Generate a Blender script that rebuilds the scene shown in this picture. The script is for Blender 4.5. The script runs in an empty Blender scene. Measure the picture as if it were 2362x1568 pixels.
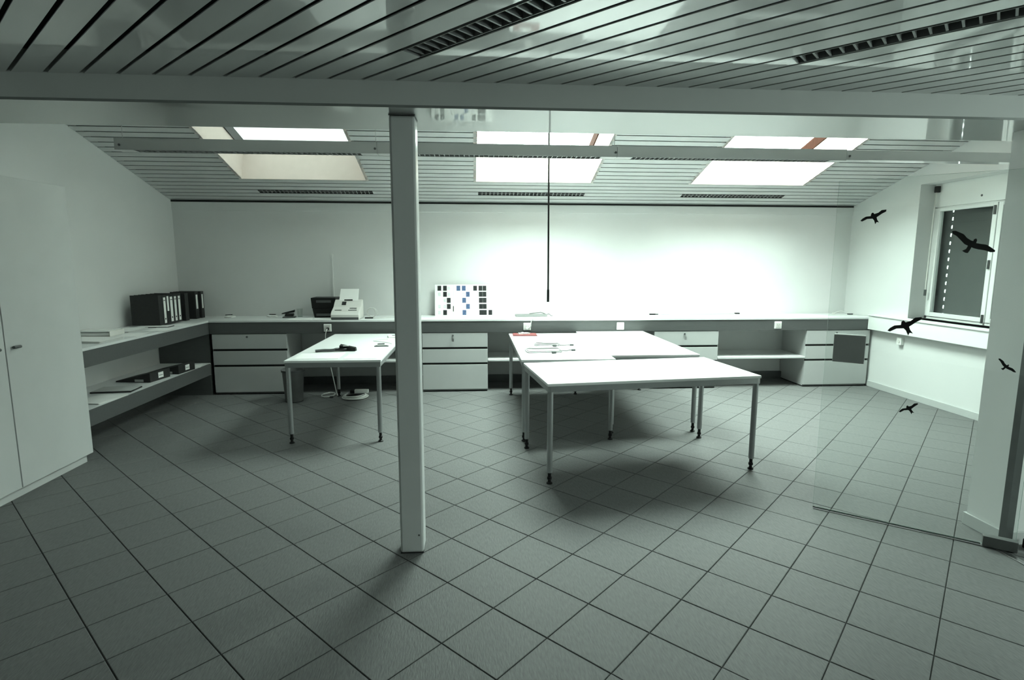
import bpy, bmesh, math, random
from mathutils import Matrix, Vector

random.seed(7)
scene = bpy.context.scene
COL = scene.collection

# ------------------------------------------------------------------ camera, sky, exposure
RIGHT = Vector((0.99766643, -0.06824908, 0.0019377))
UP = Vector((0.00761516, 0.13943202, 0.99020236))
FWD = Vector((0.06785058, 0.9878769, -0.13962637))
CAM_Z, F_PX = 1.58, 1280.477
cam_data = bpy.data.cameras.new('camera')
cam_data.sensor_width = 36.0
cam_data.lens = 36.0 * F_PX / 2362.0
cam_data.clip_start = 0.02
cam = bpy.data.objects.new('camera', cam_data)
COL.objects.link(cam)
m3 = Matrix((RIGHT, UP, -FWD)).transposed()
cam.matrix_world = Matrix.Translation((0, 0, CAM_Z)) @ m3.to_4x4()
scene.camera = cam

world = bpy.data.worlds.new('overcast_sky')
scene.world = world
world.use_nodes = True
wbg = world.node_tree.nodes['Background']
wbg.inputs['Color'].default_value = (0.855, 1.0, 0.92, 1.0)
SKY_STRENGTH = 66.0
# overcast sky: zenith three times as bright as the horizon, dull ground below
wnt = world.node_tree
wtc = wnt.nodes.new('ShaderNodeTexCoord')
wsp = wnt.nodes.new('ShaderNodeSeparateXYZ')
wnt.links.new(wtc.outputs['Generated'], wsp.inputs['Vector'])
wmr = wnt.nodes.new('ShaderNodeMapRange')
wmr.inputs['From Min'].default_value = 0.0
wmr.inputs['From Max'].default_value = 1.0
wmr.inputs['To Min'].default_value = SKY_STRENGTH / 3
wmr.inputs['To Max'].default_value = SKY_STRENGTH
wnt.links.new(wsp.outputs['Z'], wmr.inputs['Value'])
wnt.links.new(wmr.outputs['Result'], wbg.inputs['Strength'])

vs = scene.view_settings
vs.view_transform = 'Standard'
vs.look = 'None'
vs.gamma = 1.0
vs.use_curve_mapping = False
vs.exposure = 0.0
scene.cycles.max_bounces = 12
scene.cycles.diffuse_bounces = 6
scene.cycles.glossy_bounces = 4
scene.cycles.transparent_max_bounces = 16

# ------------------------------------------------------------------ room measures (metres)
XL, XR = -3.708, 5.071
YB, YF = 7.274, -3.0
HB, SL = 2.3155, 0.2899            # ceiling height at the back wall, slope towards the camera
Y1, Y2, ZB, ZC = 2.757, 3.214, 2.294, 2.412   # bulkhead beam and flat ceiling
NL = math.sqrt(1 + SL * SL)
YC = 6.686                          # front of the back counter


def S(x, y, h=0.0):
    """point on the sloped ceiling, h above it along its normal"""
    return (x, y + h * SL / NL, HB + SL * (YB - y) + h / NL)


# portals: guide the sky light through the skylight openings
SKY = [(-2.60, -1.222), (0.036, 1.378), (2.59, 3.972)]
T0, T1 = 5.28, 6.64
for (a, b) in SKY:
    ld = bpy.data.lights.new('skylight_portal', 'AREA')
    ld.shape = 'RECTANGLE'
    ld.size = b - a + 0.1
    ld.size_y = (T1 - T0) * NL + 0.1
    ld.cycles.is_portal = True
    lo = bpy.data.objects.new('skylight_portal', ld)
    COL.objects.link(lo)
    lo.location = S((a + b) / 2, (T0 + T1) / 2, 0.52)
    lo.rotation_euler = (-math.atan(SL), 0, 0)


ld = bpy.data.lights.new('side_window_portal', 'AREA')
ld.shape = 'RECTANGLE'
ld.size, ld.size_y = 1.3, 1.2
ld.cycles.is_portal = True
lo = bpy.data.objects.new('side_window_portal', ld)
COL.objects.link(lo)
lo.location = (XR + .30, 0.90, 1.55)
lo.rotation_euler = (math.pi / 2, 0, math.pi / 2)


# ------------------------------------------------------------------ materials
MATS = {}


def mat(name, col, rough=0.5, metal=0.0, var=0.05, scale=12.0, bump=0.0, bscale=80.0, coat=0.0, spec=0.5, stretch=None, world=False):
    m = bpy.data.materials.new(name)
    m.use_nodes = True
    nt = m.node_tree
    p = nt.nodes['Principled BSDF']
    p.inputs['Roughness'].default_value = rough
    p.inputs['Metallic'].default_value = metal
    p.inputs['Specular IOR Level'].default_value = spec
    p.inputs['Coat Weight'].default_value = coat
    p.inputs['Coat Roughness'].default_value = 0.04
    tc = nt.nodes.new('ShaderNodeTexCoord')
    mp = nt.nodes.new('ShaderNodeMapping')
    if stretch:
        mp.inputs['Scale'].default_value = stretch
    if world:
        geo = nt.nodes.new('ShaderNodeNewGeometry')
        mp.inputs['Rotation'].default_value = (0, 0, 0.5)
        nt.links.new(geo.outputs['Position'], mp.inputs['Vector'])
    else:
        nt.links.new(tc.outputs['Object'], mp.inputs['Vector'])
    nz = nt.nodes.new('ShaderNodeTexNoise')
    nz.inputs['Scale'].default_value = scale
    nz.inputs['Detail'].default_value = 4
    nt.links.new(mp.outputs['Vector'], nz.inputs['Vector'])
    cr = nt.nodes.new('ShaderNodeValToRGB')
    cr.color_ramp.elements[0].position = 0.3
    cr.color_ramp.elements[1].position = 0.7
    cr.color_ramp.elements[0].color = tuple(c * (1 - var) for c in col) + (1,)
    cr.color_ramp.elements[1].color = tuple(min(1, c * (1 + var)) for c in col) + (1,)
    nt.links.new(nz.outputs['Fac'], cr.inputs['Fac'])
    nt.links.new(cr.outputs['Color'], p.inputs['Base Color'])
    if bump:
        n2 = nt.nodes.new('ShaderNodeTexNoise')
        n2.inputs['Scale'].default_value = bscale
        n2.inputs['Detail'].default_value = 6
        nt.links.new(mp.outputs['Vector'], n2.inputs['Vector'])
        b = nt.nodes.new('ShaderNodeBump')
        b.inputs['Strength'].default_value = bump
        b.inputs['Distance'].default_value = 0.004
        nt.links.new(n2.outputs['Fac'], b.inputs['Height'])
        nt.links.new(b.outputs['Normal'], p.inputs['Normal'])
    MATS[name] = m
    return m


def glass_mat(name, tint, ior=1.45):
    m = bpy.data.materials.new(name)
    m.use_nodes = True
    nt = m.node_tree
    nt.nodes.remove(nt.nodes['Principled BSDF'])
    out = nt.nodes['Material Output']
    tr = nt.nodes.new('ShaderNodeBsdfTransparent')
    tr.inputs['Color'].default_value = tint + (1,)
    gl = nt.nodes.new('ShaderNodeBsdfGlossy')
    gl.inputs['Roughness'].default_value = 0.01
    fr = nt.nodes.new('ShaderNodeFresnel')
    # thin pane: both sides of the sheet behave like an air-to-glass face
    geo = nt.nodes.new('ShaderNodeNewGeometry')
    mr = nt.nodes.new('ShaderNodeMapRange')
    mr.inputs['To Min'].default_value = ior
    mr.inputs['To Max'].default_value = 1.0 / ior
    nt.links.new(geo.outputs['Backfacing'], mr.inputs['Value'])
    nt.links.new(mr.outputs['Result'], fr.inputs['IOR'])
    mx = nt.nodes.new('ShaderNodeMixShader')
    nt.links.new(fr.outputs['Fac'], mx.inputs['Fac'])
    nt.links.new(tr.outputs['BSDF'], mx.inputs[1])
    nt.links.new(gl.outputs['BSDF'], mx.inputs[2])
    nt.links.new(mx.outputs['Shader'], out.inputs['Surface'])
    MATS[name] = m
    return m


def blind_mat(name, open_, col):
    m = bpy.data.materials.new(name)
    m.use_nodes = True
    nt = m.node_tree
    nt.nodes.remove(nt.nodes['Principled BSDF'])
    out = nt.nodes['Material Output']
    tr = nt.nodes.new('ShaderNodeBsdfTransparent')
    df = nt.nodes.new('ShaderNodeBsdfDiffuse')
    df.inputs['Color'].default_value = col + (1,)
    mx = nt.nodes.new('ShaderNodeMixShader')
    mx.inputs['Fac'].default_value = 1 - open_
    nt.links.new(tr.outputs['BSDF'], mx.inputs[1])
    nt.links.new(df.outputs['BSDF'], mx.inputs[2])
    nt.links.new(mx.outputs['Shader'], out.inputs['Surface'])
    MATS[name] = m
    return m


mat('wall_paint', (0.66, 0.665, 0.66), 0.85, var=0.015, scale=3, bump=0.05, bscale=120)
mat('tile', (0.136, 0.138, 0.136), 0.6, spec=0.3, var=0.16, scale=26, bump=0.35, bscale=30, stretch=(5, 1, 1), world=True)
mat('grout', (0.04, 0.041, 0.04), 0.9, var=0.15)
mat('slat_paint', (0.46, 0.47, 0.465), 0.28, var=0.02, scale=4, coat=0.7, spec=0.5)
mat('void', (0.012, 0.012, 0.012), 0.9, var=0.1)
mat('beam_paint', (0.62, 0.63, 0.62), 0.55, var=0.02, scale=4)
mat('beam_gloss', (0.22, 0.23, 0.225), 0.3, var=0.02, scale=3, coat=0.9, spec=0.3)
mat('column_paint', (0.66, 0.67, 0.665), 0.4, var=0.02, scale=5)
mat('well_paint', (0.60, 0.515, 0.47), 0.8, var=0.02)
mat('wood_frame', (0.020, 0.0065, 0.0035), 0.9, var=0.25, scale=6, stretch=(1, 8, 1), spec=0.05)
mat('dark_frame', (0.02, 0.02, 0.02), 0.5, var=0.1)
mat('laminate_white', (0.68, 0.69, 0.685), 0.35, var=0.015, scale=5)
mat('cabinet_white', (0.55, 0.56, 0.555), 0.45, var=0.02, scale=5)
mat('drawer_grey', (0.48, 0.49, 0.485), 0.45, var=0.02, scale=6)
mat('fascia_grey', (0.085, 0.089, 0.088), 0.45, var=0.06, scale=9, stretch=(1, 6, 6))
mat('table_white', (0.82, 0.83, 0.825), 0.3, var=0.01, scale=5)
mat('table_frame', (0.36, 0.37, 0.37), 0.35, metal=0.6, var=0.04)
mat('black_plastic', (0.009, 0.009, 0.009), 0.5, var=0.1, spec=0.25)
mat('binder_black', (0.014, 0.014, 0.014), 0.6, var=0.25, scale=40)
mat('paper', (0.82, 0.82, 0.80), 0.8, var=0.02)
mat('paper_grey', (0.45, 0.46, 0.45), 0.8, var=0.06)
mat('white_plastic', (0.78, 0.78, 0.76), 0.4, var=0.02)
mat('ivory_plastic', (0.62, 0.61, 0.58), 0.45, var=0.03)
mat('metal', (0.5, 0.5, 0.5), 0.3, metal=1.0, var=0.05)
mat('dark_metal', (0.10, 0.105, 0.105), 0.4, metal=0.5, var=0.08)
mat('lock_grey', (0.40, 0.41, 0.405), 0.45, metal=0.0, var=0.04)
mat('louver', (0.22, 0.225, 0.225), 0.45, metal=0.4, var=0.03)
mat('tube_glass', (0.75, 0.77, 0.76), 0.25, var=0.01)
mat('dark_paint', (0.10, 0.10, 0.10), 0.8, var=0.05)
mat('pivot_grey', (0.13, 0.135, 0.132), 0.5, var=0.04)
mat('tray_grey', (0.26, 0.265, 0.26), 0.5, var=0.04)
mat('rod_black', (0.006, 0.006, 0.006), 0.7, var=0.1, spec=0.1)
mat('red_card', (0.17, 0.036, 0.036), 0.6, var=0.1)
mat('blue_print', (0.06, 0.10, 0.20), 0.5, var=0.4, scale=60)
mat('dark_print', (0.012, 0.013, 0.014), 0.5, var=0.6, scale=60)
mat('pale_print', (0.62, 0.64, 0.63), 0.6, var=0.15, scale=60)
mat('bin_grey', (0.12, 0.12, 0.12), 0.5, var=0.1)
mat('cable_white', (0.6, 0.6, 0.58), 0.5, var=0.03)
mat('cable_grey', (0.16, 0.16, 0.155), 0.5, var=0.03)
mat('shutter_grey', (0.06, 0.063, 0.063), 0.55, var=0.05, scale=8)
mat('window_paint', (0.80, 0.81, 0.80), 0.4, var=0.01)
mat('sticker_black', (0.008, 0.008, 0.008), 0.5, var=0.1)
mat('glass_edge', (0.30, 0.42, 0.37), 0.2, var=0.02)
mat('baseboard', (0.48, 0.49, 0.485), 0.5, var=0.02)
glass_mat('glass', (0.965, 0.98, 0.972))
glass_mat('window_glass', (0.90, 0.93, 0.92))
blind_mat('dimming_mesh', 0.065, (0.5, 0.5, 0.5))  # mesh of the blind added to dim the left skylight


# ------------------------------------------------------------------ mesh helpers
class MB:
    def __init__(self):
        self.v, self.f, self.mi = [], [], []

    def add(self, vs, fs, mi=0):
        o = len(self.v)
        self.v += [tuple(v) for v in vs]
        self.f += [[i + o for i in f] for f in fs]
        self.mi += [mi] * len(fs)
        return self

    def hexa(self, p, mi=0):
        """p: 8 points, bottom ring 0-3 counter-clockwise, top ring 4-7"""
        return self.add(p, [(3, 2, 1, 0), (4, 5, 6, 7), (0, 1, 5, 4), (1, 2, 6, 5), (2, 3, 7, 6), (3, 0, 4, 7)], mi)

    def box(self, x0, x1, y0, y1, z0, z1, mi=0):
        return self.hexa([(x0, y0, z0), (x1, y0, z0), (x1, y1, z0), (x0, y1, z0),
                          (x0, y0, z1), (x1, y0, z1), (x1, y1, z1), (x0, y1, z1)], mi)

    def sbox(self, x0, x1, t0, t1, h0, h1, mi=0):
        """box laid along the sloped ceiling"""
        return self.hexa([S(x0, t0, h0), S(x1, t0, h0), S(x1, t1, h0), S(x0, t1, h0),
                          S(x0, t0, h1), S(x1, t0, h1), S(x1, t1, h1), S(x0, t1, h1)], mi)

    def prism(self, poly, z0, z1, mi=0):
        n = len(poly)
        vs = [(x, y, z0) for x, y in poly] + [(x, y, z1) for x, y in poly]
        fs = [tuple(range(n - 1, -1, -1)), tuple(range(n, 2 * n))]
        fs += [(i, (i + 1) % n, n + (i + 1) % n, n + i) for i in range(n)]
        return self.add(vs, fs, mi)

    def xprism(self, poly, x0, x1, mi=0):
        """poly in (y, z), extruded along x"""
        n = len(poly)
        vs = [(x0, y, z) for y, z in poly] + [(x1, y, z) for y, z in poly]
        fs = [tuple(range(n)), tuple(range(2 * n - 1, n - 1, -1))]
        fs += [(i, n + i, n + (i + 1) % n, (i + 1) % n) for i in range(n)]
        return self.add(vs, fs, mi)

    def cyl(self, a, b, r0, r1=None, n=16, mi=0):
        r1 = r0 if r1 is None else r1
        a, b = Vector(a), Vector(b)
        d = (b - a).normalized()
        s = d.orthogonal().normalized()
        t = d.cross(s)
        vs = []
        for c, r in ((a, r0), (b, r1)):
            for i in range(n):
                w = 2 * math.pi * i / n
                vs.append(c + (s * math.cos(w) + t * math.sin(w)) * r)
        fs = [tuple(range(n - 1, -1, -1)), tuple(range(n, 2 * n))]
        fs += [(i, (i + 1) % n, n + (i + 1) % n, n + i) for i in range(n)]
        return self.add(vs, fs, mi)

    def lathe(self, prof, n=24, c=(0, 0), mi=0):
        vs, fs = [], []
        for (r, z) in prof:
            for i in range(n):
                w = 2 * math.pi * i / n
                vs.append((c[0] + r * math.cos(w), c[1] + r * math.sin(w), z))
        for k in range(len(prof) - 1):
            for i in range(n):
                fs.append((k * n + i, k * n + (i + 1) % n, (k + 1) * n + (i + 1) % n, (k + 1) * n + i))
        return self.add(vs, fs, mi)

    def tube(self, pts, r, n=8, mi=0):
        pts = [Vector(p) for p in pts]
        vs, fs = [], []
        prev = None
        for k, p in enumerate(pts):
            d = (pts[min(k + 1, len(pts) - 1)] - pts[max(k - 1, 0)]).normalized()
            s = (d.orthogonal() if prev is None else (prev - d * prev.dot(d))).normalized()
            prev = s
            t = d.cross(s)
            for i in range(n):
                w = 2 * math.pi * i / n
                vs.append(p + (s * math.cos(w) + t * math.sin(w)) * r)
        for k in range(len(pts) - 1):
            for i in range(n):
                fs.append((k * n + i, k * n + (i + 1) % n, (k + 1) * n + (i + 1) % n, (k + 1) * n + i))
        fs += [tuple(range(n - 1, -1, -1)), tuple(range((len(pts) - 1) * n, len(pts) * n))]
        return self.add(vs, fs, mi)

    def mesh(self, name):
        me = bpy.data.meshes.new(name)
        me.from_pydata(self.v, [], self.f)
        bm = bmesh.new()
        bm.from_mesh(me)
        for f, mi in zip(bm.faces, self.mi):
            f.material_index = mi
        bmesh.ops.recalc_face_normals(bm, faces=bm.faces)
        bm.to_mesh(me)
        bm.free()
        return me

    def build(self, name, material, parent=None, bevel=0.0, smooth=False, loc=None):
        me = self.mesh(name)
        for mm in (material if isinstance(material, (list, tuple)) else [material]):
            me.materials.append(MATS[mm])
        o = bpy.data.objects.new(name, me)
        COL.objects.link(o)
        if parent is not None:
            o.parent = parent
        if loc is not None:
            o.location = loc
        if smooth:
            for p in me.polygons:
                p.use_smooth = True
            md = o.modifiers.new('edge', 'EDGE_SPLIT')
            md.split_angle = math.radians(40)
        if bevel:
            md = o.modifiers.new('bevel', 'BEVEL')
            md.width = bevel
            md.segments = 2
            md.limit_method = 'ANGLE'
            md.angle_limit = math.radians(50)
        return o


def spline(pts, k=8):
    P = [Vector(p) for p in pts]
    out = []
    for i in range(len(P) - 1):
        a, b, c, d = P[max(i - 1, 0)], P[i], P[i + 1], P[min(i + 2, len(P) - 1)]
        for j in range(k):
            t = j / k
            out.append(0.5 * ((2 * b) + (c - a) * t + (2 * a - 5 * b + 4 * c - d) * t * t + (3 * b - a - 3 * c + d) * t ** 3))
    out.append(P[-1])
    return out


def tag(o, label=None, cat=None, group=None, kind=None):
    if label:
        o['label'] = label
    if cat:
        o['category'] = cat
    if group:
        o['group'] = group
    if kind:
        o['kind'] = kind
    return o


def thing(name, label, cat, loc=(0, 0, 0), rz=0.0, group=None):
    o = bpy.data.objects.new(name, None)
    o.empty_display_size = 0.1
    COL.objects.link(o)
    o.location = loc
    o.rotation_euler = (0, 0, rz)
    return tag(o, label, cat, group)


def struct(name, mb, material, label=None, bevel=0.0, parent=None):
    o = mb.build(name, material, parent, bevel)
    if parent is None:
        tag(o, label, None, None, 'structure')
    return o


def copy_tree(o, parent=None):
    c = o.copy()
    COL.objects.link(c)
    c.parent = parent
    for ch in list(o.children):
        copy_tree(ch, c)
    return c


def clip(poly, x0, x1, y0, y1):
    for ax, lim, sg in ((0, x0, 1), (0, x1, -1), (1, y0, 1), (1, y1, -1)):
        out = []
        for i in range(len(poly)):
            a, b = poly[i], poly[(i + 1) % len(poly)]
            da, db = sg * (a[ax] - lim), sg * (b[ax] - lim)
            if da >= 0:
                out.append(a)
            if da * db < 0:
                t = da / (da - db)
                out.append((a[0] + (b[0] - a[0]) * t, a[1] + (b[1] - a[1]) * t))
        poly = out
        if len(poly) < 3:
            return []
    return poly


def px(p):
    d = Vector(p) - Vector((0, 0, CAM_Z))
    z = d.dot(FWD)
    if z < 0.05:
        return None
    return 1181 + F_PX * d.dot(RIGHT) / z, 784 - F_PX * d.dot(UP) / z


def area2(poly):
    return 0.5 * abs(sum(poly[i][0] * poly[(i + 1) % len(poly)][1] - poly[(i + 1) % len(poly)][0] * poly[i][1] for i in range(len(poly))))


# ================================================================== FLOOR
floor = struct('floor', MB().box(XL - .1, XR + .1, YF - .1, YB + .1, -0.12, -0.004), 'grout',
               'grey stone tile floor laid diagonally with dark joints')
PU, PV, U0, V0 = 0.3172, 0.3118, 0.773, 0.679
R2 = math.sqrt(2)
tiles = []
JT = 0.0024


def uv2xy(u, v):
    return ((u - v) / R2, (u + v) / R2)


for i in range(-20, 35):
    for j in range(-30, 35):
        u, v = U0 + i * PU, V0 + j * PV
        poly = [uv2xy(u + JT, v + JT), uv2xy(u + PU - JT, v + JT), uv2xy(u + PU - JT, v + PV - JT), uv2xy(u + JT, v + PV - JT)]
        if all(XL < p[0] < XR and YF < p[1] < YB for p in poly):
            full, cp = True, poly
        else:
            full, cp = False, clip(poly, XL, XR, YF, YB)
        if len(cp) < 3 or area2(cp) < 1e-4:
            continue
        q = [px((a, b, 0)) for a, b in cp]
        vis = 0.0
        if all(q):
            qc = clip(q, 0, 2362, 0, 1568)
            if len(qc) >= 3:
                vis = area2(qc)
        cx, cy = uv2xy(u + PU / 2, v + PV / 2)
        tiles.append((vis, full, cp, cx, cy))
tiles.sort(key=lambda t: -t[0])
hu, hv = PU / 2 - JT, PV / 2 - JT
cpoly = [uv2xy(-hu, -hv), uv2xy(hu, -hv), uv2xy(hu, hv), uv2xy(-hu, hv)]
base = MB()
inset = 0.002
ip = [(x * (1 - inset / 0.15), y * (1 - inset / 0.15)) for x, y in cpoly]
vs_ = [(x, y, -0.006) for x, y in cpoly] + [(x, y, -0.0015) for x, y in cpoly] + [(x, y, 0.0) for x, y in ip]
fs_ = [(8, 9, 10, 11)] + [(i, (i + 1) % 4, 4 + (i + 1) % 4, 4 + i) for i in range(4)] + [(4 + i, 4 + (i + 1) % 4, 8 + (i + 1) % 4, 8 + i) for i in range(4)]
base.add(vs_, fs_)
tile_me = base.mesh('tile')
tile_me.materials.append(MATS['tile'])
rest = MB()
for k, (vis, full, cp, cx, cy) in enumerate(tiles):
    if k < 299 and vis > 30:
        if full:
            o = bpy.data.objects.new('tile', tile_me)
            COL.objects.link(o)
            o.location = (cx, cy, random.uniform(-0.0004, 0.0004))
            o.parent = floor
        else:
            MB().prism(cp, -0.006, 0.0).build('tile', 'tile', floor)
    else:
        rest.prism(cp, -0.006, 0.0)
ro = rest.build('tile_field', 'tile', floor)
ro['kind'] = 'stuff'

# ================================================================== WALLS
ZTOP = 3.75
struct('wall_back', MB().box(XL - .2, XR + .4, YB, YB + .2, -0.1, HB + .10), 'wall_paint', 'white painted back wall above the long counter')
ROOF_L = [(YF, -0.1), (YB, -0.1), (YB, HB + .10), (Y2 - .3, HB + .10 + SL * (YB - Y2 + .3)), (YF, HB + .10 + SL * (YB - Y2 + .3))]
struct('wall_left', MB().xprism(ROOF_L, XL - .2, XL), 'wall_paint', 'white painted left wall under the sloping ceiling')
struct('wall_front', MB().box(XL - .2, XR + .4, YF - .2, YF, -0.1, ZTOP), 'wall_paint', 'white wall behind the camera')
# right wall with the window opening
WY0, WY1, WZ0, WZ1 = 4.40, 6.15, 0.935, 2.455
wr = MB()
VY0, VY1, VZ0, VZ1 = 0.25, 1.55, 0.95, 2.15      # side window of the front area, right of the camera
wr.box(XR, XR + .36, YF, VY0, -0.1, ZTOP)
wr.box(XR, XR + .36, VY1, WY0, -0.1, ZTOP)
wr.box(XR, XR + .36, VY0, VY1, -0.1, VZ0)
wr.box(XR, XR + .36, VY0, VY1, VZ1, ZTOP)
wr.box(XR, XR + .36, WY1, YB, -0.1, HB + .10)
wr.box(XR, XR + .36, WY0, WY1, -0.1, WZ0)
wr.xprism([(WY0, WZ1), (WY1, WZ1), (WY1, HB + .10 + SL * (YB - WY1)), (WY0, HB + .10 + SL * (YB - WY0))], XR, XR + .36)
wr.xprism([(WY1, HB + .10), (YB, HB + .10), (WY1, HB + .10 + SL * (YB - WY1))], XR, XR + .36)
struct('wall_right', wr, 'wall_paint', 'white right wall with a shuttered window')
# wall stub carrying the glass door
stub = struct('wall_stub', MB().box(2.985, XR, 2.76, 3.005, 0.0, ZB + .5), 'wall_paint', 'white wall end beside the glass door')
MB().box(2.965, 3.010, 2.735, 2.775, 0.0, ZB).build('corner_profile', 'dark_metal', stub)
MB().box(2.972, 2.985, 2.775, 3.018, 0.0, 0.075).build('skirting', 'baseboard', stub, 0.002)
MB().box(2.985, 3.6, 3.005, 3.018, 0.0, 0.075).build('skirting', 'baseboard', stub, 0.002)
MB().box(3.012, XR, 2.747, 2.76, 0.0, 0.075).build('skirting', 'baseboard', stub, 0.002)
struct('baseboard_right', MB().box(XR - .014, XR, 3.02, YC + .02, 0.0, 0.075), 'baseboard', 'pale tiled skirting along the right wall', 0.002)
struct('trim_1', MB().box(XL, XR, YB - .012, YB, HB - .115, HB - .012), 'wall_paint', 'flat white cornice strip under the sloped ceiling', 0.003)
struct('gap_shade_strip', MB().box(XL, XR, YB - .016, YB - .001, HB - .012, HB + .055), 'void', 'black strip standing in for the shade between sloped ceiling and back wall')  # near-black strip paints the shade of the ceiling gap
struct('trim_2', MB().box(2.884, 2.915, 0.6, 2.72, 0.0, 0.004), 'metal', 'metal threshold strip in the floor by the glass door', 0.001)

# ================================================================== FLAT CEILING WITH DIAGONAL SLATS
cf = struct('ceiling_front', MB().box(XL, XR, YF, Y1 + .2, ZC + .10, ZC + .16), 'void', 'low flat ceiling of glossy diagonal metal slats')
GX0, GP = -2.0585, 0.15442         # where the gaps meet the beam, and their pitch
GW = 0.0225                         # gap width measured along x
hidden = MB()
LIGHTS = {9: 0.0, 19: 0.0}
FIX = {}


def slat_poly(k, e0=None, e1=None):
    """parallelogram between gap k and k+1, running along (1,-1)"""
    a, b = GX0 + GP * k + GW / 2 + Y1, GX0 + GP * (k + 1) - GW / 2 + Y1     # x+y of the two edges
    ys0 = YF if e0 is None else e0
    ys1 = Y1 if e1 is None else e1
    return a, b


for k in range(-28, 48):
    a, b = slat_poly(k)
    full = [(a - Y1 - .5, Y1 + .5), (b - Y1 - .5, Y1 + .5), (b - YF + .5, YF - .5), (a - YF + .5, YF - .5)]
    segs = [(-99, 99)]
    if k in LIGHTS:
        c = (a + b) / 2
        # along-slat coordinate w = (x - y); the fixture starts near the beam and runs towards the camera
        w0 = {9: -2.655, 19: -1.025}[k]
        w1 = w0 + 1.52 * R2
        FIX[k] = (a, b, w0, w1)
        segs = [(-99, w0), (w1, 99)]
    for (s0, s1) in segs:
        # clip in rotated frame: x=(c+w)/2, y=(c-w)/2
        wlo, whi = max(s0, -12), min(s1, 12)
        poly = [((a + wlo) / 2, (a - wlo) / 2), ((b + wlo) / 2, (b - wlo) / 2), ((b + whi) / 2, (b - whi) / 2), ((a + whi) / 2, (a - whi) / 2)]
        poly = clip(poly, XL, XR, YF, Y1)
        if len(poly) < 3 or area2(poly) < 1e-4:
            continue
        vis = 0
        n = 60
        for t in range(n):
            w = wlo + (whi - wlo) * (t + .5) / n
            x, y = ((a + b) / 2 + w) / 2, ((a + b) / 2 - w) / 2
            if XL < x < XR and YF < y < Y1:
                q = px((x, y, ZC))
                if q and -40 < q[0] < 2400 and -40 < q[1] < 400:
                    vis += 1
        if vis:
            MB().prism(poly, ZC, ZC + .005).build('slat', 'slat_paint', cf, 0.001)
        else:
            hidden.prism(poly, ZC, ZC + .012)
ho = hidden.build('slat_field', 'slat_paint', cf)
ho['kind'] = 'stuff'


def diag_fixture(k, label):
    a, b, w0, w1 = FIX[k]
    r = thing('recessed_luminaire', label, 'ceiling light', (((a + b) / 2 + w0) / 2, ((a + b) / 2 - w0) / 2, ZC), -math.pi / 4, 'recessed louvre lights in the flat ceiling')
    L, W = (w1 - w0) / R2, (b - a) / R2
    h = W / 2
    # local x runs along the fixture towards the camera, local y across
    m = MB()
    m.box(0, L, -h, -h + .003, 0, .085)
    m.box(0, L, h - .003, h, 0, .085)
    m.box(0, L, -h, h, .082, .088)
    m.box(0, .004, -h, h, 0, .085)
    m.box(L - .004, L, -h, h, 0, .085)
    m.build('housing', 'louver', r)
    MB().cyl((0.03, 0, .055), (L - .03, 0, .055), .013, n=14).build('fluorescent_tube', 'tube_glass', r, smooth=True)
    n = int(L / .047)
    fin = MB()
    # a curved parabolic cross fin
    fin.add([(-.004, -h + .004, .002), (.004, -h + .004, .002), (.004, h - .004, .002), (-.004, h - .004, .002),
             (-.001, -h + .004, .042), (.001, -h + .004, .042), (.001, h - .004, .042), (-.001, h - .004, .042)],
            [(3, 2, 1, 0), (4, 5, 6, 7), (0, 1, 5, 4), (1, 2, 6, 5), (2, 3, 7, 6), (3, 0, 4, 7)])
    me = fin.mesh('louver_fin')
    me.materials.append(MATS['louver'])
    for i in range(n):
        o = bpy.data.objects.new('louver_fin', me)
        COL.objects.link(o)
        o.parent = r
        o.location = (.03 + i * .047, 0, 0)
    return r


diag_fixture(9, 'unlit louvred ceiling light set between diagonal slats above the column')
diag_fixture(19, 'unlit louvred ceiling light in diagonal slats at the upper right')

# ================================================================== BULKHEAD BEAM
bk = MB()
bk.box(XL, XR, Y1, Y1 + .10, ZB + .012, ZC + .10)
bk.box(XL, XR, Y2 - .08, Y2, ZB + .012, 3.62)
beam = struct('ceiling_bulkhead', bk, 'beam_paint', 'grey painted bulkhead beam spanning the room above the column')
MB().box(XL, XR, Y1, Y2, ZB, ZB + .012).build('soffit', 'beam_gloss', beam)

# ================================================================== SLOPED CEILING
TG, TGP = 5.5788, 0.0965
cbk = MB()
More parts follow.
